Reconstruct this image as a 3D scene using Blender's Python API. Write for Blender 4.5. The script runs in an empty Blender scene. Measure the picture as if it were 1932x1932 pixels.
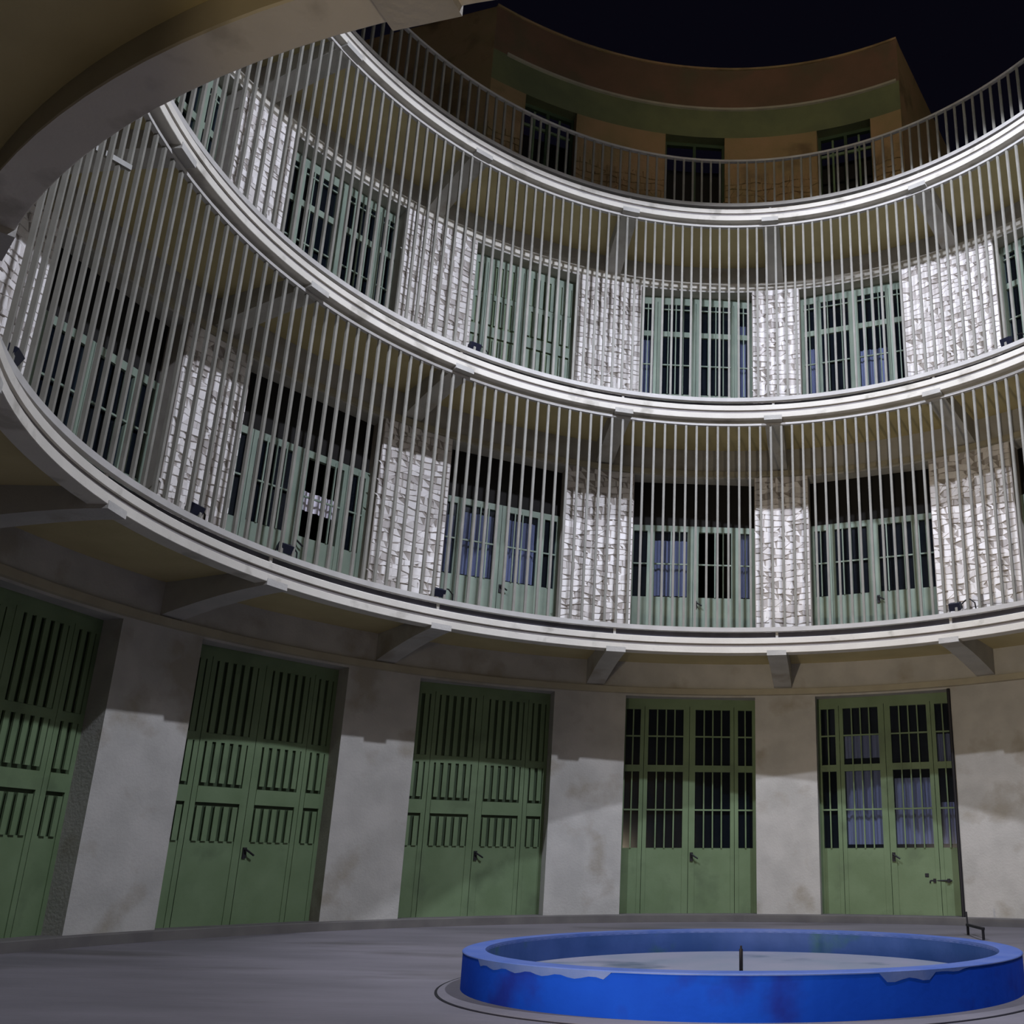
import bpy, bmesh, math, random
from math import sin, cos, pi, radians as rad
from mathutils import Matrix, Vector

random.seed(7)
S = bpy.context.scene
COL = S.collection

# ------------------------------------------------------------------ camera
cd = bpy.data.cameras.new('camera')
cam = bpy.data.objects.new('camera', cd)
COL.objects.link(cam)
RX = Vector((0.99981298, 0.01925139, 0.00183826))
UP = Vector((0.00390597, -0.29411789, 0.95576117))
FW = Vector((-0.0189404, 0.95557525, 0.29413808))
cam.matrix_world = Matrix(((RX.x, UP.x, -FW.x, 0.0), (RX.y, UP.y, -FW.y, -8.6),
                           (RX.z, UP.z, -FW.z, 0.92414), (0, 0, 0, 1)))
cd.sensor_width = 36
cd.lens = 36 * 1786.62 / 1932
cd.shift_x = (966 - 1361.516) / 1932
cd.shift_y = (1087.844 - 966) / 1932
cd.clip_start = 0.05
S.camera = cam

# ------------------------------------------------------------------ exposure, night sky
S.view_settings.view_transform = 'Standard'
S.view_settings.look = 'None'
S.view_settings.gamma = 1
S.view_settings.exposure = 0
try:
    S.view_settings.use_curve_mapping = False
except Exception:
    pass
W = bpy.data.worlds.new('night_sky')
S.world = W
W.use_nodes = True
bg = W.node_tree.nodes['Background']
bg.inputs[0].default_value = (0.30, 0.28, 0.62, 1)
bg.inputs[1].default_value = 0.0065

# ------------------------------------------------------------------ lights: two shaded floodlights over the near side of
# the roof terrace, a low warm lamp, and unseen warm fills added for the passage and roof wall
def spot(name, loc, power, color, half, radius=0.12, aim=(0, 0, -1), blend=0.03):
    l = bpy.data.lights.new(name, 'SPOT')
    l.energy = power; l.color = color; l.spot_size = rad(half * 2); l.spot_blend = blend
    l.shadow_soft_size = radius
    o = bpy.data.objects.new(name, l); COL.objects.link(o)
    o.location = loc
    o.rotation_euler = Vector(aim).to_track_quat('-Z', 'Y').to_euler()
    return o
def point(name, loc, power, color, radius=0.2):
    l = bpy.data.lights.new(name, 'POINT')
    l.energy = power; l.color = color; l.shadow_soft_size = radius
    o = bpy.data.objects.new(name, l); COL.objects.link(o)
    o.location = loc
    return o
spot('flood_light', (3.9, -3.65, 13.45), 5300, (0.87, 0.93, 1.12), 85.0)
spot('flood_light', (-4.6, -3.0, 13.45), 4200, (0.87, 0.93, 1.12), 42, aim=(8.5, 8.6, -11.0), blend=0.45)
spot('roof_fill', (0.6, -7.2, 15.6), 950, (1.0, 0.84, 0.58), 22, aim=(1.4, 14.7, 0.0), blend=1.0, radius=0.3)  # unseen warm fill added to brighten the roof storey wall
spot('ground_lamp', (-2.7, -6.3, 0.5), 1500, (1.0, 0.85, 0.64), 29, aim=(6.6, 12.8, 3.3), blend=0.9)
point('passage_fill', (-0.4, -10.2, 1.4), 260, (1.0, 0.82, 0.55), 0.3)  # unseen warm fill added to lift the near gallery underside

# ------------------------------------------------------------------ sizes (metres, from the photograph)
RR = 5.852          # inner edge of the galleries
RW = 7.529          # courtyard wall
RD = 7.88           # plane of the doors
RB = 9.4            # back of the rooms
Z = [-0.19, 4.123, 8.157, 12.102]      # underside of each gallery edge (0: ground)
GF = 0.22           # ground level at the foot of the wall
OPEN = {0: [(-91.5, -74.2), (-65.8, -49.3), (-40.75, -24.0), (-14.85, 1.95), (9.75, 26.6), (36.5, 52.5)],
        1: [(-117.0, -100.0), (-88.6, -73.2), (-65.4, -48.5), (-39.5, -24.0), (-14.6, 2.1), (9.6, 26.1), (37.0, 53.5)],
        2: [(-117.0, -100.0), (-89.0, -72.1), (-64.4, -48.7), (-38.6, -23.7), (-14.4, 2.0), (9.0, 24.1), (37.3, 53.5)],
        3: [(-33.4, -25.4), (-11.4, -2.1), (12.4, 20.8)]}
BRACKET = [-171.0 + 3.0, -138.0, -119.5, -94.0, -69.5, -45.2, -18.9, 5.6, 31.5, 57.5, 83.0, 108.5, 134.0, 160.0]

# ------------------------------------------------------------------ materials
def newmat(name):
    m = bpy.data.materials.new(name); m.use_nodes = True
    nt = m.node_tree
    return m, nt, nt.nodes['Principled BSDF']
def rgb(h):      # sRGB 0-255 to linear
    return tuple(((c / 255) / 12.92 if c / 255 < 0.04045 else ((c / 255 + 0.055) / 1.055) ** 2.4) for c in h) + (1,)
def mat(name, c1, c2=None, scale=3.0, rough=0.8, bump=0.0, bscale=40.0, metal=0.0, stain=None, stain_scale=1.2, stretch=(1, 1, 1), spec=0.3):
    m, nt, b = newmat(name)
    N, L = nt.nodes, nt.links
    b.inputs['Roughness'].default_value = rough
    b.inputs['Metallic'].default_value = metal
    b.inputs['Specular IOR Level'].default_value = spec
    tc = N.new('ShaderNodeNewGeometry')
    mp = N.new('ShaderNodeMapping'); mp.inputs['Scale'].default_value = stretch
    L.new(tc.outputs['Position'], mp.inputs['Vector'])
    if c2 is None:
        b.inputs['Base Color'].default_value = rgb(c1)
        out = None
    else:
        n = N.new('ShaderNodeTexNoise'); n.inputs['Scale'].default_value = scale; n.inputs['Detail'].default_value = 6
        L.new(mp.outputs[0], n.inputs['Vector'])
        r = N.new('ShaderNodeValToRGB')
        r.color_ramp.elements[0].position = 0.35; r.color_ramp.elements[0].color = rgb(c1)
        r.color_ramp.elements[1].position = 0.65; r.color_ramp.elements[1].color = rgb(c2)
        L.new(n.outputs['Fac'], r.inputs['Fac'])
        out = r.outputs['Color']
        if stain:
            n2 = N.new('ShaderNodeTexNoise'); n2.inputs['Scale'].default_value = stain_scale; n2.inputs['Detail'].default_value = 8
            L.new(mp.outputs[0], n2.inputs['Vector'])
            r2 = N.new('ShaderNodeValToRGB')
            r2.color_ramp.elements[0].position = 0.56; r2.color_ramp.elements[0].color = (0, 0, 0, 1)
            r2.color_ramp.elements[1].position = 0.68; r2.color_ramp.elements[1].color = (1, 1, 1, 1)
            L.new(n2.outputs['Fac'], r2.inputs['Fac'])
            mx = N.new('ShaderNodeMixRGB'); mx.inputs[2].default_value = rgb(stain)
            L.new(r2.outputs['Color'], mx.inputs[0]); L.new(out, mx.inputs[1])
            out = mx.outputs[0]
        L.new(out, b.inputs['Base Color'])
    if bump:
        n3 = N.new('ShaderNodeTexNoise'); n3.inputs['Scale'].default_value = bscale; n3.inputs['Detail'].default_value = 5
        L.new(mp.outputs[0], n3.inputs['Vector'])
        bp = N.new('ShaderNodeBump'); bp.inputs['Strength'].default_value = bump; bp.inputs['Distance'].default_value = 0.02
        L.new(n3.outputs['Fac'], bp.inputs['Height']); L.new(bp.outputs[0], b.inputs['Normal'])
    return m
M = {}
M['plaster'] = mat('plaster_cream', (160, 157, 150), (173, 169, 162), 2.5, 0.9, 0.25, 30, stain=(148, 142, 130), stain_scale=1.5)
M['soffit'] = mat('plaster_soffit', (188, 174, 130), (176, 162, 120), 1.5, 0.9, 0.15, 25)
M['edge'] = mat('painted_edge', (202, 196, 184), (192, 186, 174), 2.0, 0.7, 0.1, 40, stain=(166, 160, 148), stain_scale=3)
M['trim'] = mat('painted_trim', (160, 152, 130), (150, 142, 122), 3.0, 0.8)
M['joint'] = mat('stone_joint', (150, 142, 134), (160, 152, 144), 6, 0.95)
M['rooftop'] = mat('rooftop_plaster', (150, 120, 84), (134, 114, 76), 1.6, 0.9, 0.2, 20, stain=(110, 90, 60))
M['parapet'] = mat('parapet_plaster', (108, 80, 60), (94, 74, 54), 1.4, 0.9, 0.2, 20, stain=(90, 78, 56))
M['olive'] = mat('olive_band', (106, 108, 72), (92, 96, 66), 1.5, 0.9, 0.15, 20)
M['recess_shade'] = mat('recess_shade_grey', (72, 70, 78), (60, 58, 64), 3, 0.8)  # shade of the gap under the bottom rail, put into the colour
M['groove'] = mat('grey_groove', (128, 122, 120), (116, 112, 110), 3, 0.8)
M['green'] = mat('green_paint', (94, 112, 80), (104, 122, 90), 2.2, 0.55, 0.05, 30, stain=(88, 104, 76), stain_scale=2.0)
M['greenpale'] = mat('pale_green_paint', (112, 126, 112), (126, 138, 122), 2.2, 0.55, 0.05, 30)
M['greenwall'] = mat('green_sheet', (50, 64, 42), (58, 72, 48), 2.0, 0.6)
M['floor'] = mat('concrete_floor', (98, 94, 97), (115, 110, 114), 0.8, 0.75, 0.25, 12, stain=(88, 84, 84), stain_scale=0.7, stretch=(0.5, 1.6, 1))
M['walk'] = mat('gallery_floor', (120, 112, 100), (140, 132, 120), 2, 0.9)
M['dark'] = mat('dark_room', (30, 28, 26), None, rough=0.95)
M['bar'] = mat('white_bar_paint', (118, 115, 106), (128, 125, 116), 5, 0.5)
M['rail'] = mat('rail_paint', (176, 172, 166), (166, 162, 156), 4, 0.5)
M['iron'] = mat('black_iron', (28, 26, 30), None, rough=0.6)
M['kerb'] = mat('kerb_concrete', (92, 88, 86), (104, 100, 96), 3, 0.9)
M['blue'] = mat('blue_paint', (10, 56, 164), (14, 64, 176), 1.5, 0.8, 0.15, 16, stain=(22, 42, 136), stain_scale=1.6, spec=0.08)
M['bluerim'] = mat('worn_blue_rim', (66, 90, 152), (84, 102, 156), 4, 0.6, 0.1, 30)
M['blueinside'] = mat('faded_blue_inside', (36, 66, 120), (54, 80, 138), 2.2, 0.6, 0.1, 20, stain=(44, 84, 92), stain_scale=1.8)
M['basin'] = mat('basin_bed', (120, 126, 136), (134, 132, 142), 1.5, 0.5, 0.1, 20, stain=(70, 84, 96), stain_scale=0.9)
M['reflection_sheet'] = mat('lavender_reflection', (206, 200, 214), (226, 220, 228), 5, 0.8, stretch=(1, 1, 0.15))  # bluish floodlight reflections in the panes, put into a sheet's colour
M['wood'] = mat('lamp_body', (22, 24, 40), None, rough=0.4)

def stone_mat():
    m, nt, b = newmat('stone_facing')
    N, L = nt.nodes, nt.links
    g = N.new('ShaderNodeNewGeometry')
    r = N.new('ShaderNodeValToRGB')
    e = r.color_ramp.elements
    e[0].position = 0.0; e[0].color = rgb((176, 168, 162))
    e[1].position = 1.0; e[1].color = rgb((238, 232, 228))
    x = e.new(0.12); x.color = rgb((204, 196, 190))
    x = e.new(0.45); x.color = rgb((226, 220, 214))
    L.new(g.outputs['Random Per Island'], r.inputs['Fac'])
    n = N.new('ShaderNodeTexNoise'); n.inputs['Scale'].default_value = 22; n.inputs['Detail'].default_value = 4
    L.new(g.outputs['Position'], n.inputs['Vector'])
    mx = N.new('ShaderNodeMixRGB'); mx.blend_type = 'MULTIPLY'; mx.inputs[0].default_value = 0.22
    L.new(r.outputs[0], mx.inputs[1]); L.new(n.outputs['Fac'], mx.inputs[2])
    L.new(mx.outputs[0], b.inputs['Base Color'])
    b.inputs['Roughness'].default_value = 0.85
    return m
M['stone'] = stone_mat()

def glass_mat():
    m, nt, b = newmat('window_glass')
    N, L = nt.nodes, nt.links
    b.inputs['Base Color'].default_value = (0.01, 0.014, 0.02, 1)
    b.inputs['Roughness'].default_value = 0.12
    b.inputs['Specular IOR Level'].default_value = 0.6
    t = N.new('ShaderNodeBsdfTransparent'); t.inputs[0].default_value = (0.85, 0.9, 1.0, 1)
    mix = N.new('ShaderNodeMixShader'); mix.inputs[0].default_value = 0.28
    L.new(t.outputs[0], mix.inputs[1]); L.new(b.outputs[0], mix.inputs[2])
    L.new(mix.outputs[0], N['Material Output'].inputs['Surface'])
    return m
M['glass'] = glass_mat()

# ------------------------------------------------------------------ mesh helpers
def P(r, a, z):
    a = rad(a)
    return Vector((r * sin(a), r * cos(a), z))
class MB:
    def __init__(s): s.v = []; s.f = []
    def box(s, x0, x1, y0, y1, z0, z1, mt=None):
        n = len(s.v)
        c = [(x0, y0, z0), (x1, y0, z0), (x1, y1, z0), (x0, y1, z0), (x0, y0, z1), (x1, y0, z1), (x1, y1, z1), (x0, y1, z1)]
        s.v += [mt @ Vector(p) if mt else Vector(p) for p in c]
        s.f += [tuple(n + i for i in q) for q in ((0, 3, 2, 1), (4, 5, 6, 7), (0, 1, 5, 4), (1, 2, 6, 5), (2, 3, 7, 6), (3, 0, 4, 7))]
    def lathe(s, prof, a0=-180.0, a1=180.0, n=180, closed=True):
        """revolve a closed profile [(r, z)] about the courtyard axis between two azimuths"""
        full = abs(a1 - a0) >= 359.99
        base = len(s.v); k = len(prof)
        cnt = n if full else n + 1
        for i in range(cnt):
            a = a0 + (a1 - a0) * i / n
            s.v += [P(r, a, z) for r, z in prof]
        for i in range(n):
            i2 = (i + 1) % cnt
            for j in range(k if closed else k - 1):
                j2 = (j + 1) % k
                s.f.append((base + i * k + j, base + i * k + j2, base + i2 * k + j2, base + i2 * k + j))
        if closed and not full:
            s.f.append(tuple(base + j for j in range(k))[::-1])
            s.f.append(tuple(base + n * k + j for j in range(k)))
    def tube(s, pts, r, n=8, cap=True):
        pts = [Vector(p) for p in pts]; base = len(s.v)
        for i, p in enumerate(pts):
            t = (pts[min(i + 1, len(pts) - 1)] - pts[max(i - 1, 0)]).normalized()
            a = Vector((0, 0, 1)) if abs(t.z) < 0.9 else Vector((1, 0, 0))
            u = t.cross(a).normalized(); w = t.cross(u)
            s.v += [p + (u * cos(2 * pi * q / n) + w * sin(2 * pi * q / n)) * r for q in range(n)]
        for i in range(len(pts) - 1):
            for q in range(n):
                q2 = (q + 1) % n
                s.f.append((base + i * n + q, base + i * n + q2, base + (i + 1) * n + q2, base + (i + 1) * n + q))
        if cap:
            s.f.append(tuple(base + q for q in range(n))[::-1])
            s.f.append(tuple(base + (len(pts) - 1) * n + q for q in range(n)))
    def mesh(s, name, m, bevel=0.0):
        me = bpy.data.meshes.new(name)
        me.from_pydata([tuple(p) for p in s.v], [], s.f)
        bm = bmesh.new(); bm.from_mesh(me)
        bmesh.ops.recalc_face_normals(bm, faces=bm.faces)
        if bevel:
            bmesh.ops.bevel(bm, geom=bm.edges[:], offset=bevel, segments=1, affect='EDGES')
        bm.to_mesh(me); bm.free()
        me.materials.append(m)
        return me
def link(name, me, parent=None, loc=(0, 0, 0), rz=0.0):
    o = bpy.data.objects.new(name, me); COL.objects.link(o)
    o.location = loc; o.rotation_euler = (0, 0, rz)
    if parent: o.parent = parent
    return o
def put(name, mb, m, parent=None, bevel=0.0, **kw):
    return link(name, mb.mesh(name, M[m], bevel), parent, **kw)
def tag(o, label=None, cat=None, group=None, kind=None):
    if label: o['label'] = label
    if cat: o['category'] = cat
    if group: o['group'] = group
    if kind: o['kind'] = kind
    return o

# ------------------------------------------------------------------ the floor: a very shallow dish, kerb step at the wall
NP_A0, NP_A1 = 164.5, 191.5                       # entrance portal behind the camera
b = MB()
ring = [0.0, 2.05, 2.3, 2.6, 3.4, 4.4, 5.4, 6.4, 7.34]
def fz(r): return 0.0 if r < 2.6 else 0.105 * (r - 2.6) / 4.74
n = 160
b.v.append(Vector((0, 0, 0)))
for r in ring[1:]:
    for i in range(n): b.v.append(P(r, 360 * i / n, fz(r)))
for i in range(n): b.f.append((0, 1 + i, 1 + (i + 1) % n))
for k in range(len(ring) - 2):
    o1, o2 = 1 + k * n, 1 + (k + 1) * n
    for i in range(n): b.f.append((o1 + i, o2 + i, o2 + (i + 1) % n, o1 + (i + 1) % n))
floor = put('floor', b, 'floor')
for f in floor.data.polygons: f.use_smooth = True
tag(floor, 'worn grey concrete courtyard floor around the blue basin', None, kind='structure')
b = MB(); b.lathe([(7.34, -0.1), (7.34, GF - 0.01), (7.36, GF), (RB, GF), (RB, -0.1)], n=180)
put('kerb', b, 'kerb', floor)
# ground slab of the passage behind the portal
b = MB(); b.box(-2.1, 2.3, -16, -7.3, -0.1, 0.2)
put('passage_floor', b, 'floor', floor)

# ------------------------------------------------------------------ galleries (slab, edge mouldings, brackets, wall trim)
def gallery(k, label):
    z = Z[k]
    root = bpy.data.objects.new('floor_gallery', None); COL.objects.link(root)
    root.location = (0, 0, 0)
    tag(root, label, None, kind='structure')
    s = MB()
    s.lathe([(RR + 0.09, z + 0.02), (6.04, z + 0.02), (6.045, z + 0.19), (RB, z + 0.19), (RB, z + 0.37), (RR + 0.21, z + 0.37), (RR + 0.21, z + 0.24), (RR + 0.09, z + 0.24)])
    put('slab', s, 'trim', root)
    s = MB(); s.lathe([(6.045, z + 0.17), (RB, z + 0.17), (RB, z + 0.20), (6.045, z + 0.20)])
    put('soffit', s, 'soffit', root)
    s = MB(); s.lathe([(RR, z + 0.005), (RR + 0.005, z), (6.04, z), (6.04, z + 0.03), (RR + 0.06, z + 0.10), (RR + 0.005, z + 0.10), (RR, z + 0.095)])
    put('edge_moulding', s, 'edge', root)
    s = MB(); s.lathe([(RR + 0.008, z + 0.155), (RR + 0.10, z + 0.15), (RR + 0.22, z + 0.245), (RR + 0.016, z + 0.245), (RR + 0.008, z + 0.235)])
    put('edge_moulding', s, 'edge', root)
    s = MB(); s.lathe([(RR + 0.035, z + 0.09), (RR + 0.12, z + 0.09), (RR + 0.12, z + 0.16), (RR + 0.035, z + 0.16)])
    put('edge_groove', s, 'groove', root)
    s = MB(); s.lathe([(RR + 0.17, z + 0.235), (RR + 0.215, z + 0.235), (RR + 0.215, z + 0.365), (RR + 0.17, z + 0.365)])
    put('upstand', s, 'recess_shade', root)
    # brackets: curved beams, deeper towards the wall
    pr = []
    zt = z - 0.255
    for i in range(9):
        t = i / 8
        r = RR - 0.01 + (RW + 0.03 - RR + 0.01) * t
        pr.append((r, z - 0.04 - (0.215) * (t ** 1.6)))
    pr2 = [(RW + 0.03, z + 0.2), (6.045, z + 0.2), (6.03, z + 0.04), (RR - 0.01, z + 0.04)]
    poly = pr + pr2
    hw = 0.15
    mesh = None
    for i, a in enumerate(BRACKET):
        if mesh is None:
            mb = MB()
            for sx in (-hw, hw):
                mb.v += [Vector((sx, r, zz)) for r, zz in poly]
            k_ = len(poly)
            mb.f.append(tuple(range(k_))); mb.f.append(tuple(range(k_, 2 * k_))[::-1])
            for j in range(k_): mb.f.append((j, (j + 1) % k_, k_ + (j + 1) % k_, k_ + j))
            mesh = mb.mesh('bracket', M['plaster'])
        link('bracket', mesh, root, rz=-rad(a))
    return root
gallery(1, 'lowest cream gallery slab with brackets over the green ground doors')
gallery(2, 'middle gallery slab with pale double edge over the stone faced wall')
gallery(3, 'topmost gallery slab with pale edge below the open sky')

# ------------------------------------------------------------------ walls
def portal_gap(k): return (NP_A0, NP_A1) if k == 0 else None
WALLZ = {0: (GF - 0.02, Z[1] + 0.19), 1: (Z[1] + 0.36, Z[2] + 0.19), 2: (Z[2] + 0.36, Z[3] + 0.19)}
HEAD = {0: 3.715, 1: 7.76, 2: 11.72}
TRIM = {0: (3.745, 3.865), 1: (7.79, 7.90), 2: (11.75, 11.90)}
WN = {0: ('wall_ground', 'cream plastered ground floor wall of the round courtyard'),
      1: ('wall_middle', 'stone faced wall behind the bars of the lower gallery'),
      2: ('wall_upper', 'stone faced wall behind the bars of the upper gallery')}
def stones(a0, a1, z0, z1, cell=0.105, seed=1, r0=RW):
    """irregular flat stones laid in rough courses, every stone a raised block with recessed joints"""
    rnd = random.Random(seed)
    mb = MB()
    m2d = 1 / (rad(1) * r0)
    nz = max(2, round((z1 - z0) / cell)); dz = (z1 - z0) / nz
    ph = [rnd.uniform(0, 6.28) for _ in range(nz + 1)]
    def line(j, a):
        if j in (0, nz): return z0 + j * dz
        return z0 + j * dz + dz * .24 * sin(a * 0.9 + ph[j]) + dz * .10 * sin(a * 2.9 + ph[j] * 2)
    for j in range(nz):
        a = a0
        sk = rnd.uniform(-.3, .3)
        while a < a1 - 1e-6:
            w = rnd.uniform(.07, .19) * m2d
            if a1 - a - w < .07 * m2d: w = a1 - a
            k0 = rnd.uniform(-.18, .18) * m2d if a + w < a1 - 1e-6 else 0
            q = [(a + (0 if a == a0 else -sk * .1), line(j, a)), (a + w, line(j, a + w)), (min(a1, a + w + k0), line(j + 1, a + w + k0)), (a + sk * (0 if a == a0 else .25), line(j + 1, a))]
            sk = k0 * 4 if False else sk
            ca = sum(p[0] for p in q) / 4; cz = sum(p[1] for p in q) / 4
            base = len(mb.v); h = rnd.uniform(0.010, 0.026)
            for sc, rr in ((0.95, r0 - 0.002), (0.86, r0 - h)):
                for p in q:
                    mb.v.append(P(rr + (rnd.uniform(-.004, .004) if sc < .9 else 0), ca + (p[0] - ca) * sc, cz + (p[1] - cz) * sc))
            mb.f.append((base + 4, base + 5, base + 6, base + 7))
            for e in range(4):
                e2 = (e + 1) % 4
                mb.f.append((base + e, base + e2, base + 4 + e2, base + 4 + e))
            a += w
    return mb
for k in (0, 1, 2):
    z0, z1 = WALLZ[k]
    root = bpy.data.objects.new(WN[k][0], None); COL.objects.link(root)
    tag(root, WN[k][1], None, kind='structure')
    gaps = list(OPEN[k])
    if k == 0: gaps.append((NP_A0, NP_A1))
    # wall head above the openings, portal kept open below it
    s = MB(); s.lathe([(RW, HEAD[k]), (RW, z1), (RD + 0.1, z1), (RD + 0.1, HEAD[k])])
    put('wall_head', s, 'plaster', root)
    s = MB(); t0, t1 = TRIM[k]
    s.lathe([(RW + 0.01, t0), (RW - 0.05, t0 + 0.012), (RW - 0.055, t1 - 0.012), (RW + 0.01, t1)])
    put('cornice', s, 'trim' if k < 2 else 'edge', root)
    for i, (g0, g1) in enumerate(gaps):
        a0 = g1
        a1 = gaps[(i + 1) % len(gaps)][0]
        if a1 <= a0: a1 += 360
        s = MB(); s.lathe([(RW, z0), (RW, HEAD[k] + 0.002), (RD + 0.1, HEAD[k] + 0.002), (RD + 0.1, z0)], a0, a1, n=max(4, int((a1 - a0) / 2)))
        pier = put('pier', s, 'plaster' if k == 0 else 'joint', root)
        if k and a1 - a0 < 30:
            st = put('stone_facing', stones(a0 + .05, a1 - .05, z0, TRIM[k][0] - 0.01, seed=k * 20 + i), 'stone', pier)
            st['kind'] = 'stuff'
        elif k:
            # end piers of the run just outside the picture
            for c0, c1, sd in ((a0, a0 + 9, 91), (a1 - 9, a1, 92)):
                st = put('stone_facing', stones(c0 + .05, c1, z0, TRIM[k][0] - 0.01, seed=k * 20 + sd), 'stone', pier)
                st['kind'] = 'stuff'
# dark rooms behind the doors
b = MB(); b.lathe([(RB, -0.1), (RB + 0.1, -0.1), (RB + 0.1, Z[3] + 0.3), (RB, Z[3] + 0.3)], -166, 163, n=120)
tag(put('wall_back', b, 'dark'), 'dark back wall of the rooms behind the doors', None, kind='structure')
# entrance passage behind the portal
for nm, x0, x1 in (('wall_passage_left', -2.2, -1.95), ('wall_passage_right', 2.1, 2.35)):
    b = MB(); b.box(x0, x1, -16, -7.35, 0.0, 3.75)
    tag(put(nm, b, 'plaster'), 'side wall of the entrance passage', None, kind='structure')
b = MB(); b.box(-2.3, 2.4, -16, -7.5, 3.75, 3.9)
tag(put('ceiling', b, 'soffit'), 'ceiling of the entrance passage', None, kind='structure')

# ------------------------------------------------------------------ the roof storey
ROOF_A0, ROOF_A1, ROOF_Z = -38.9, 25.6, 17.17
root = bpy.data.objects.new('wall_roof', None); COL.objects.link(root)
tag(root, 'dim brown curved wall of the roof storey', None, kind='structure')
z0 = Z[3] + 0.36
DZ = 15.42
gaps = OPEN[3]
edges = [ROOF_A0] + [a for g in gaps for a in g] + [ROOF_A1]
for i in range(0, len(edges), 2):
    a0, a1 = edges[i], edges[i + 1]
    s = MB(); s.lathe([(RW, z0), (RW, DZ), (RD, DZ), (RD, z0)], a0, a1, n=8)
    pier = put('pier', s, 'rooftop', root)
    st = put('stone_facing', stones(a0 + .05, a1 - .05, z0, 14.4, cell=0.15, seed=300 + i), 'rooftop', pier)
    st['kind'] = 'stuff'
s = MB(); s.lathe([(RW, DZ), (RW, 16.135), (RD, 16.135), (RD, DZ)], ROOF_A0, ROOF_A1, n=60)
put('lintel_band', s, 'olive', root)
s = MB(); s.lathe([(RW, 16.135), (RW, ROOF_Z), (RD, ROOF_Z), (RD, 16.135)], ROOF_A0, ROOF_A1, n=60)
put('parapet', s, 'parapet', root)
s = MB(); s.lathe([(RW + .01, 16.10), (RW - 0.045, 16.11), (RW - 0.045, 16.16), (RW + .01, 16.17)], -36.8, 25.2, n=60)
put('cornice', s, 'trim', root)
s = MB(); s.lathe([(RW - .03, ROOF_Z), (RD + .03, ROOF_Z), (RD + .03, ROOF_Z + .05), (RW - .03, ROOF_Z + .05)], ROOF_A0, ROOF_A1, n=60)
put('coping', s, 'rooftop', root)
def side_wall(p, d, ln, t):
    ang = math.atan2(d[1], d[0])
    mt = Matrix.Translation((p[0], p[1], 0)) @ Matrix.Rotation(ang, 4, 'Z')
    s = MB(); s.box(0, ln, min(0, t), max(0, t), z0, ROOF_Z, mt)
    put('side_wall', s, 'rooftop', root)
pl_ = P(RW, ROOF_A0, 0); pr_ = P(RW, ROOF_A1, 0)
side_wall(pl_, (-0.97, 0.25), 5.5, -0.25)
side_wall(pr_, (0.48, 0.877), 6.0, 0.25)
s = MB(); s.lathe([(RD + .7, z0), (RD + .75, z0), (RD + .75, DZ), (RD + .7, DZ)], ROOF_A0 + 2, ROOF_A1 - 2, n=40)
put('room_back', s, 'dark', root)

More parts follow.
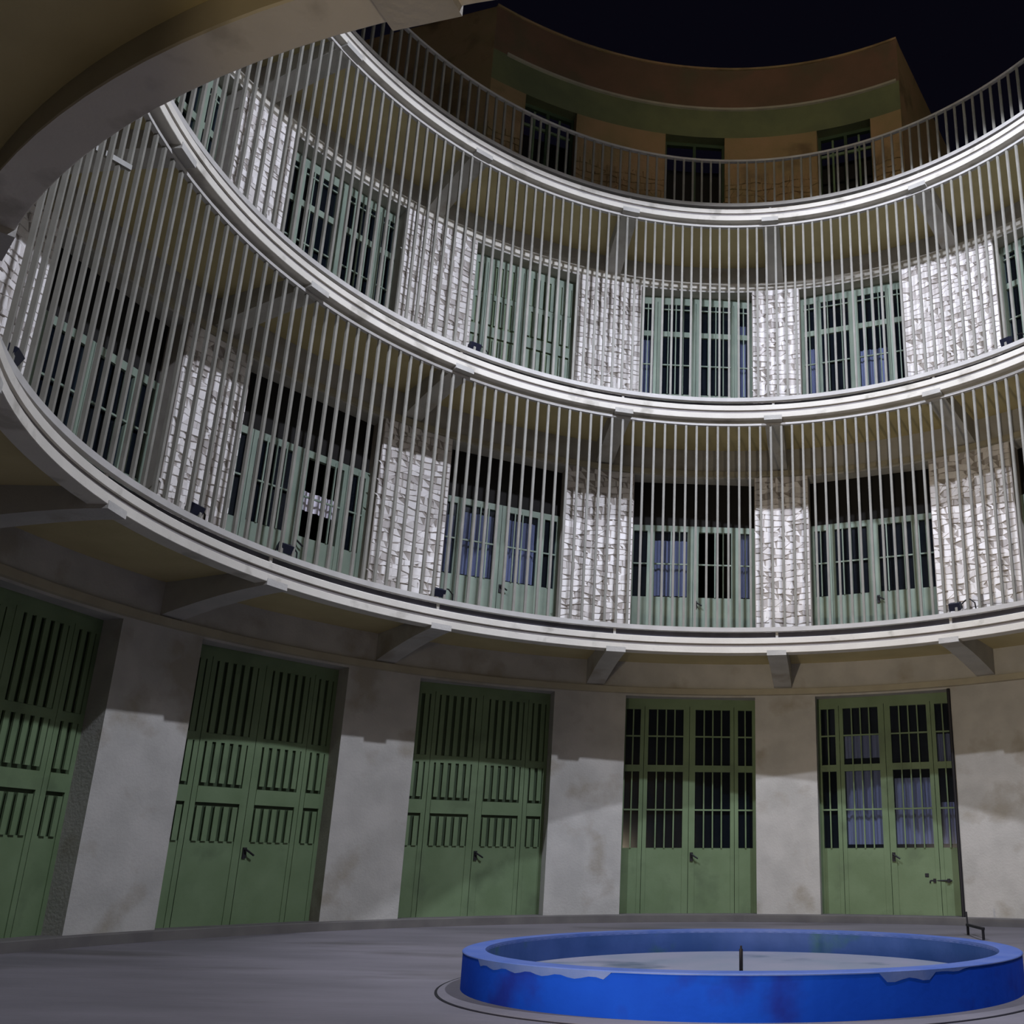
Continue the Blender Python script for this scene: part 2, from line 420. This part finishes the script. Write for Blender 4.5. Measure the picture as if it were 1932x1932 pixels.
# ------------------------------------------------------------------ doors
def make_door(num, k, a0, a1, glazed, reflection_sheet=(), open_leaf=False, pale=False):
    """a four-bay metal door: side light, two leaves, side light, each with a lower panel, bars and panes"""
    am = (a0 + a1) / 2; w = 2 * (RD - 0.02) * sin(rad((a1 - a0) / 2))
    R0 = (RD - 0.02) * cos(rad((a1 - a0) / 2))
    zb = (GF - 0.02) if k == 0 else Z[k] + 0.37
    zo = Z[k] if k else -0.19
    zp, zm, zt, zu, zh = zo + 1.43, zo + 2.05, zo + 2.72, zo + 3.25, (HEAD[k] - 0.13)
    top = HEAD[k] + 0.0
    g = 'greenpale' if pale else 'green'
    root = bpy.data.objects.new('door_%d' % num, None); COL.objects.link(root)
    root.location = P(R0, am, zb); root.rotation_euler = (0, 0, -rad(am))
    def L(z): return z - zb
    d0, d1 = -0.03, 0.04
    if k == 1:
        # above the lower gallery transoms: a dark sheet standing in for the shadow there
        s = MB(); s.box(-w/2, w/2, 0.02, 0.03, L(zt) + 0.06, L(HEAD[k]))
        put('transom_shade', s, 'dark', root)
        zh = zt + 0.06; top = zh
    s = MB()
    s.box(-w/2, -w/2 + 0.045, d0, d1, 0, L(top)); s.box(w/2 - 0.045, w/2, d0, d1, 0, L(top))
    if k != 1: s.box(-w/2 + 0.045, w/2 - 0.045, d0, d1, L(zh), L(top))
    put('frame', s, g, root)
    xs = [-0.488, -0.365, -0.305, -0.045, 0.045, 0.305, 0.365, 0.488]      # glass fields as fractions of the width
    X = [f * w for f in xs]
    fields = [(0, 'side_light', -0.47, -0.335), (1, 'door_leaf', -0.335, 0.0), (2, 'door_leaf', 0.0, 0.335), (3, 'side_light', 0.335, 0.47)]
    for i, nm, f0, f1 in fields:
        xa, xb = f0 * w + 0.004, f1 * w - 0.004
        if i == 0: xa = -w/2 + 0.045
        if i == 3: xb = w/2 - 0.045
        ga, gb = X[2*i], X[2*i+1]
        if i == 0: ga = xa + 0.02
        if i == 3: gb = xb - 0.02
        s = MB()
        s.box(xa, ga, d0, d1, 0.02, L(zh)); s.box(gb, xb, d0, d1, 0.02, L(zh))
        s.box(ga, gb, d0, d1, L(zt) - 0.05, L(zt) + 0.06)
        if k != 1: s.box(ga, gb, d0, d1, L(zh) - 0.05, L(zh))
        s.box(ga, gb, d0 + 0.012, d1, 0.02, L(zp))
        leaf = put(nm, s, g, root)
        # bars
        nb = 3 if (gb - ga) > 0.35 else 1
        if not glazed: nb = 5 if (gb - ga) > 0.35 else 2
        bm_ = MB(); bm_.box(-0.012, 0.012, d0 - 0.01, d0 + 0.015, L(zp), L(zh) - 0.05)
        zl = zm + 0.01
        runs = [(L(zp), L(zh) - 0.05)] if glazed else [(L(zp), L(zl) - 0.20), (L(zl) + 0.09, L(zt) - 0.05), (L(zt) + 0.06, L(zh) - 0.05)]
        for r0_, r1_ in runs:
            bm_ = MB()
            if glazed: bm_.box(-0.011, 0.011, d0 - 0.01, d0 + 0.015, r0_, r1_)
            else: bm_.box(-0.034, 0.034, d0 - 0.012, d0 + 0.012, r0_, r1_)
            bme = bm_.mesh('bar', M[g])
            for q in range(nb):
                x = ga + (gb - ga) * (q + (1 if glazed else 0.5)) / (nb + (1 if glazed else 0))
                link('bar', bme, leaf, loc=(x, 0, 0))
        if glazed:
            for zz in ((zm - 0.02, zu) if k != 1 else (zm - 0.02,)):
                s = MB(); s.box(ga, gb, d0 - 0.016, d0 + 0.012, L(zz), L(zz) + 0.025)
                put('cross_bar', s, g, leaf)
        else:
            s = MB(); s.box(ga, gb, d0 - 0.012, d0 + 0.012, L(zl) - 0.155, L(zl) + 0.045)
            put('cross_bar', s, g, leaf)
        if glazed:
            for za, zc in (((zp, zt - 0.05), (zt + 0.06, zh - 0.05)) if k != 1 else ((zp, zt - 0.05),)):
                if open_leaf and i == 2 and za == zp: continue
                s = MB(); s.box(ga, gb, 0.012, 0.018, L(za), L(zc))
                put('pane', s, 'glass', leaf)
        else:
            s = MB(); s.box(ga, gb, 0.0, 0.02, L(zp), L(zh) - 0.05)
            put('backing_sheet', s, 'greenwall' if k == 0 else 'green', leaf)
        if nm == 'door_leaf' and i == 2:
            s = MB(); hx = xa + 0.045
            s.box(hx - 0.02, hx + 0.03, d0 - 0.02, d0 + 0.012, L(zo) + 1.22, L(zo) + 1.36)
            s.tube([(hx, d0 - 0.015, L(zo) + 1.33), (hx, d0 - 0.06, L(zo) + 1.33), (hx + 0.11, d0 - 0.06, L(zo) + 1.26)], 0.013, 6)
            put('handle', s, 'iron', leaf)
        for (ci, zc0, zc1) in reflection_sheet:
            if ci == i:
                s = MB(); nf = 18
                b0 = len(s.v)
                for q in range(nf + 1):
                    x = ga + (gb - ga) * q / nf
                    y = 0.09 + 0.02 * sin(q * 1.9)
                    s.v += [Vector((x, y, L(zc0))), Vector((x, y, L(zc1)))]
                for q in range(nf): s.f.append((b0 + 2*q, b0 + 2*q + 2, b0 + 2*q + 3, b0 + 2*q + 1))
                put('reflection_sheet', s, 'reflection_sheet', leaf)  # pale folded sheet added behind the pane in place of its reflection
    return root
LV = ['ground floor', 'lower gallery', 'upper gallery']
DOORS = [
 (0, 0, False, (), False, 'green barred ground door cut by the left edge of the picture'),
 (0, 1, False, (), False, 'green barred ground door second from the left'),
 (0, 2, False, (), False, 'green barred ground door nearest the dark glazed door'),
 (0, 3, True, (), False, 'green ground door with black glass panes behind the basin'),
 (0, 4, True, ((1, 1.3, 2.5), (2, 1.3, 2.35), (3, 1.3, 1.95), (3, 2.6, 3.05), (1, 2.7, 3.1)), False, 'green ground door with lavender reflections beside the broad right pillar'),
 (0, 5, True, (), False, 'ground door past the right edge'),
 (1, 0, True, (), False, 'lower gallery door behind the bars at the far left edge'),
 (1, 1, True, (), False, 'dark lower gallery door behind the leftmost bars'),
 (1, 2, True, ((2, 6.0, 6.3),), True, 'green lower gallery door with a bright strip in its open leaf'),
 (1, 3, True, ((0, 5.6, 6.6), (1, 5.6, 6.7), (2, 5.6, 6.7)), False, 'pale paned lower gallery door left of the middle'),
 (1, 4, True, ((1, 5.6, 6.65), (3, 5.6, 6.9)), True, 'lower gallery door with one lavender leaf and one open leaf'),
 (1, 5, True, (), False, 'lower gallery door with dark panes under the broad dark recess on the right'),
 (1, 6, True, (), False, 'lower gallery door at the right edge'),
 (2, 0, True, (), False, 'upper gallery door at the far left edge'),
 (2, 1, True, (), False, 'upper gallery door leftmost above the lower bars'),
 (2, 2, True, (), False, 'upper gallery door with blue dark panes left of the closed green one'),
 (2, 3, False, (), False, 'closed green sheet door of the upper gallery'),
 (2, 4, True, ((0, 9.6, 10.8), (3, 9.6, 11.2)), False, 'upper gallery door with dark panes in the middle'),
 (2, 5, True, ((2, 9.6, 10.4), (0, 9.6, 10.6)), False, 'upper gallery door with a pale crosspiece right of the middle'),
 (2, 6, True, (), False, 'upper gallery door at the right edge'),
]
for n_, (k, i, gl, cu, op, lab) in enumerate(DOORS):
    a0, a1 = OPEN[k][i]
    d = make_door(n_ + 1, k, a0, a1, gl, cu, op, pale=(k > 0))
    tag(d, lab, None, kind='structure')
# doors of the roof storey
for q, (a0, a1) in enumerate(OPEN[3]):
    am = (a0 + a1) / 2; w = 2 * RD * sin(rad((a1 - a0) / 2)) * 0.99; R0 = (RD - .1) * cos(rad((a1 - a0) / 2))
    root = bpy.data.objects.new('door_%d' % (len(DOORS) + 1 + q), None); COL.objects.link(root)
    root.location = P(R0, am, z0); root.rotation_euler = (0, 0, -rad(am))
    tag(root, ['roof storey door on the left above the top railing', 'open dark roof storey door in the middle', 'roof storey door on the right with a green lower leaf'][q], None, kind='structure')
    h = DZ - z0
    s = MB(); s.box(-w/2, -w/2 + .06, -.03, .05, 0, h); s.box(w/2 - .06, w/2, -.03, .05, 0, h); s.box(-w/2 + .06, w/2 - .06, -.03, .05, h - .08, h)
    s.box(-.03, .03, -.03, .05, 0, h - .08)
    put('frame', s, 'greenwall', root)
    if q != 1:
        for x0, x1 in ((-w/2 + .06, -.03), (.03, w/2 - .06)):
            s = MB(); s.box(x0, x1, 0, .04, 0.02, 1.55 if q == 2 else 1.0); s.box(x0, x1, 0, .04, h - .5, h - .44)
            s.box((x0 + x1) / 2 - .02, (x0 + x1) / 2 + .02, 0, .04, 1.0, h - .1)
            put('door_leaf', s, 'green', root)

# ------------------------------------------------------------------ the barred cages and the top balustrade
def cage(name, zbot, ztop, nbars, label, cat, r=RR + 0.085, rtop=None, phase=0.0, gap=None):
    root = bpy.data.objects.new(name, None); COL.objects.link(root)
    root.location = (0, 0, zbot)
    tag(root, label, cat)
    rtop = rtop or r
    s = MB(); s.box(-.018, .018, -.018, .018, 0.0, ztop - zbot)
    me = s.mesh('bar', M['bar'])
    for i in range(nbars):
        a = phase + 360 * i / nbars - 180
        if gap and gap[0] < a < gap[1]: continue        # an open gateway in the bars
        p = P(r, a, 0)
        link('bar', me, root, loc=p, rz=-rad(a))
    s = MB(); h = ztop - zbot
    s.lathe([(r - .03, h - .005), (r + .03, h - .005), (r + .03, h + .035), (r - .03, h + .035)], n=nbars)
    put('top_rail', s, 'rail', root)
    s = MB(); s.lathe([(r - .035, -.035), (r + .035, -.035), (r + .035, .035), (r - .035, .035)], n=nbars)
    put('bottom_rail', s, 'rail', root)
    # short feet that carry the bottom rail on the slab edge
    s = MB(); s.box(-.02, .02, -.02, .02, -.13, -.035)
    fm = s.mesh('foot', M['rail'])
    for a in BRACKET:
        link('foot', fm, root, loc=P(r + .04, a, 0), rz=-rad(a))
    return root
c1 = cage('cage_railing', Z[1] + 0.40, Z[2] - 0.085, 210, 'tall cage of white bars closing the lower gallery', 'railing', r=RR + 0.13, gap=(-142, -115.5))
cage('cage_railing', Z[2] + 0.40, Z[3] - 0.07, 224, 'tall cage of white bars closing the upper gallery', 'railing', r=RR + 0.13)
cage('balustrade', Z[3] + 0.40, 13.47, 224, 'waist high barred railing around the roof terrace', 'railing', r=RR + 0.12)
# the header of a gate in the lower cage, at the left
pa = Vector((-5.928, -1.525, 7.27)); pb = P(5.90, -102.27, 7.27)
s = MB(); d = (pb - pa)
mt = Matrix.Translation(pa - Vector((0, 0, c1.location.z))) @ Matrix.Rotation(math.atan2(d.y, d.x), 4, 'Z')
s.box(0, d.length, -.02, .02, -.035, .02, mt)
put('gate_header', s, 'bar', c1)

# ------------------------------------------------------------------ the round basin
root = bpy.data.objects.new('fountain_basin', None); COL.objects.link(root)
tag(root, 'round low blue painted basin in the middle of the courtyard', 'basin')
RP, RI, ZP = 2.284, 2.11, 0.30
s = MB(); s.lathe([(RP, 0.0), (RP, ZP - 0.022), (RP - 0.006, ZP - 0.012), (RI + .05, ZP - 0.012), (RI + .05, 0.0)], n=128)
put('wall', s, 'blue', root)
# worn top face, its pale paint running irregularly over the outer edge
rnd = random.Random(4)
s = MB(); n = 256
drip = []
PD1, PD2 = -141.5, 151.8
for i in range(n):
    a = -180 + 360 * i / n
    # three broad worn patches, elsewhere a thin lip
    base = 0.003
    for c, wd, dp in ((PD1, 17.0, .052), (PD2, 5.4, .060), (148, 9, .02), (60, 20, .02), (300, 9, .02)):
        dd = abs((a - c + 180) % 360 - 180)
        if dd < wd: base = max(base, dp * (0.8 + .2 * sin(a * 0.9)) * min(1, (wd - dd) / 1.0 + .3))
    drip.append(base + rnd.uniform(0, .001))
for i in range(n):
    a = -180 + 360 * i / n
    s.v += [P(RI - .003, a, ZP - .03), P(RI, a, ZP), P(RP - .004, a, ZP), P(RP + .004, a, ZP - .005), P(RP + .004, a, ZP - .008 - drip[i]), P(RP - .001, a, ZP - .008 - drip[i])]
for i in range(n):
    j = (i + 1) % n
    for q in range(5): s.f.append((i*6 + q, i*6 + q + 1, j*6 + q + 1, j*6 + q))
put('rim', s, 'bluerim', root)
s = MB(); s.lathe([(RI - .002, 0.02), (RI - .002, ZP - .02), (RI + .052, ZP - .02), (RI + .052, 0.02)], n=128)
put('inner_wall', s, 'blueinside', root)
s = MB(); n = 96; s.v.append(Vector((0, 0, .075)))
for i in range(n): s.v.append(P(RI, 360 * i / n, .085))
for i in range(n): s.f.append((0, 1 + i, 1 + (i + 1) % n))
put('basin_bed', s, 'basin', root)
s = MB(); s.tube([(0, 0, .07), (0, 0, .27)], .016, 8); s.tube([(0, 0, .27), (0, 0, .295)], .009, 8); s.tube([(0, 0, .07), (0, 0, .09)], .05, 10)
put('nozzle', s, 'iron', root)
s = MB(); s.lathe([(RP - .01, -.02), (RP + .17, -.02), (RP + .17, .006), (RP - .01, .022)], n=128)
put('footing', s, 'floor', root)
s = MB(); s.lathe([(RP + .168, -.02), (RP + .190, -.02), (RP + .190, .0045), (RP + .168, .0045)], n=128)
put('footing_joint', s, 'iron', root)

# ------------------------------------------------------------------ small spotlights on the gallery edges
def spotlight(a, z, r, label):
    root = bpy.data.objects.new('spotlight', None); COL.objects.link(root)
    root.location = P(r, a, z); root.rotation_euler = (0, 0, -rad(a))
    tag(root, label, 'light', 'small dark spotlights on the gallery edges')
    mt = Matrix.Rotation(rad(25), 4, 'X')
    s = MB(); s.box(-.085, .085, -.05, .05, .12, .235, mt); s.box(-.06, .06, .05, .085, .14, .215, mt)
    put('housing', s, 'wood', root, bevel=.006)
    s = MB(); s.tube([(-.10, -.06, .17), (-.10, 0, 0), (.10, 0, 0), (.10, -.06, .17)], .009, 6)
    put('yoke', s, 'iron', root)
    s = MB(); s.tube([(.06, .0, .19), (.13, .02, .26), (.20, .03, .27), (.27, .02, .20), (.29, .03, .0)], .010, 6)
    put('cable', s, 'iron', root)
for a, k, lab in ((-112.5, 1, 'small dark spotlight at the far left end of the lower bars'),
                  (-81.0, 1, 'small dark spotlight before the leftmost stone pillar of the lower gallery'),
                  (-67.8, 1, 'small dark spotlight before the green door with the bright strip'),
                  (-45.3, 1, 'small dark spotlight before the pale paned lower door'),
                  (32.3, 1, 'small dark spotlight before the broad right stone pillar'),
                  (-43.2, 2, 'small dark spotlight before the closed green upper door'),
                  (43.4, 2, 'small dark spotlight at the right edge of the upper bars')):
    spotlight(a, Z[k] + 0.37, RR + 0.23, lab)

# ------------------------------------------------------------------ small things by the right-hand ground door
root = bpy.data.objects.new('metal_stand', None); COL.objects.link(root)
root.location = (3.05, 4.6, fz(5.5)); root.rotation_euler = (0, 0, rad(90))
tag(root, 'small dark metal stand on the floor behind the right end of the basin', 'stand')
for x in (-.42, .42):
    s = MB(); s.tube([(x, 0, 0), (x, 0, .13)], .018, 8)
    put('leg', s, 'iron', root)
s = MB(); s.box(-.44, .44, -.02, .02, .12, .15)
put('crossbar', s, 'iron', root)
s = MB(); s.tube([(.42, 0, .13), (.45, 0, .30)], .012, 8)
put('upright', s, 'iron', root)
a = 25.4
root = bpy.data.objects.new('door_bolt', None); COL.objects.link(root)
root.location = P(RD - .09, 23.9, .74); root.rotation_euler = (0, 0, -rad(23.9))
tag(root, 'black sliding bolt across the lavender paned green ground door', 'bolt')
s = MB(); s.tube([(-.17, 0, 0), (.17, 0, 0)], .014, 8); s.tube([(-.17, -.002, 0), (-.17, -.03, -.03)], .012, 8)
put('rod', s, 'iron', root)
for x in (-.1, .12):
    s = MB(); s.box(x - .02, x + .02, -.02, .04, -.03, .03)
    put('keeper', s, 'iron', root)
root = bpy.data.objects.new('padlock', None); COL.objects.link(root)
root.location = P(RD - .09, 22.3, .84); root.rotation_euler = (0, 0, -rad(22.3))
tag(root, 'small dark padlock left of the sliding bolt', 'lock')
s = MB(); s.box(-.03, .03, -.02, .02, -.05, .01); put('body', s, 'iron', root, bevel=.004)
s = MB(); s.tube([(-.02, 0, 0), (-.02, 0, .03), (0, 0, .045), (.02, 0, .03), (.02, 0, 0)], .006, 6); put('shackle', s, 'iron', root)
# dark drainpipe in the corner of that doorway
s = MB(); pp = [P(RW - .02, 26.75, GF - .02), P(RW - .02, 26.75, 2.3), P(RW - .02, 26.75, HEAD[0])]
s.tube(pp, .028, 8)
tag(put('drainpipe', s, 'iron'), 'thin black pipe down the edge of the broad right pillar', 'pipe')
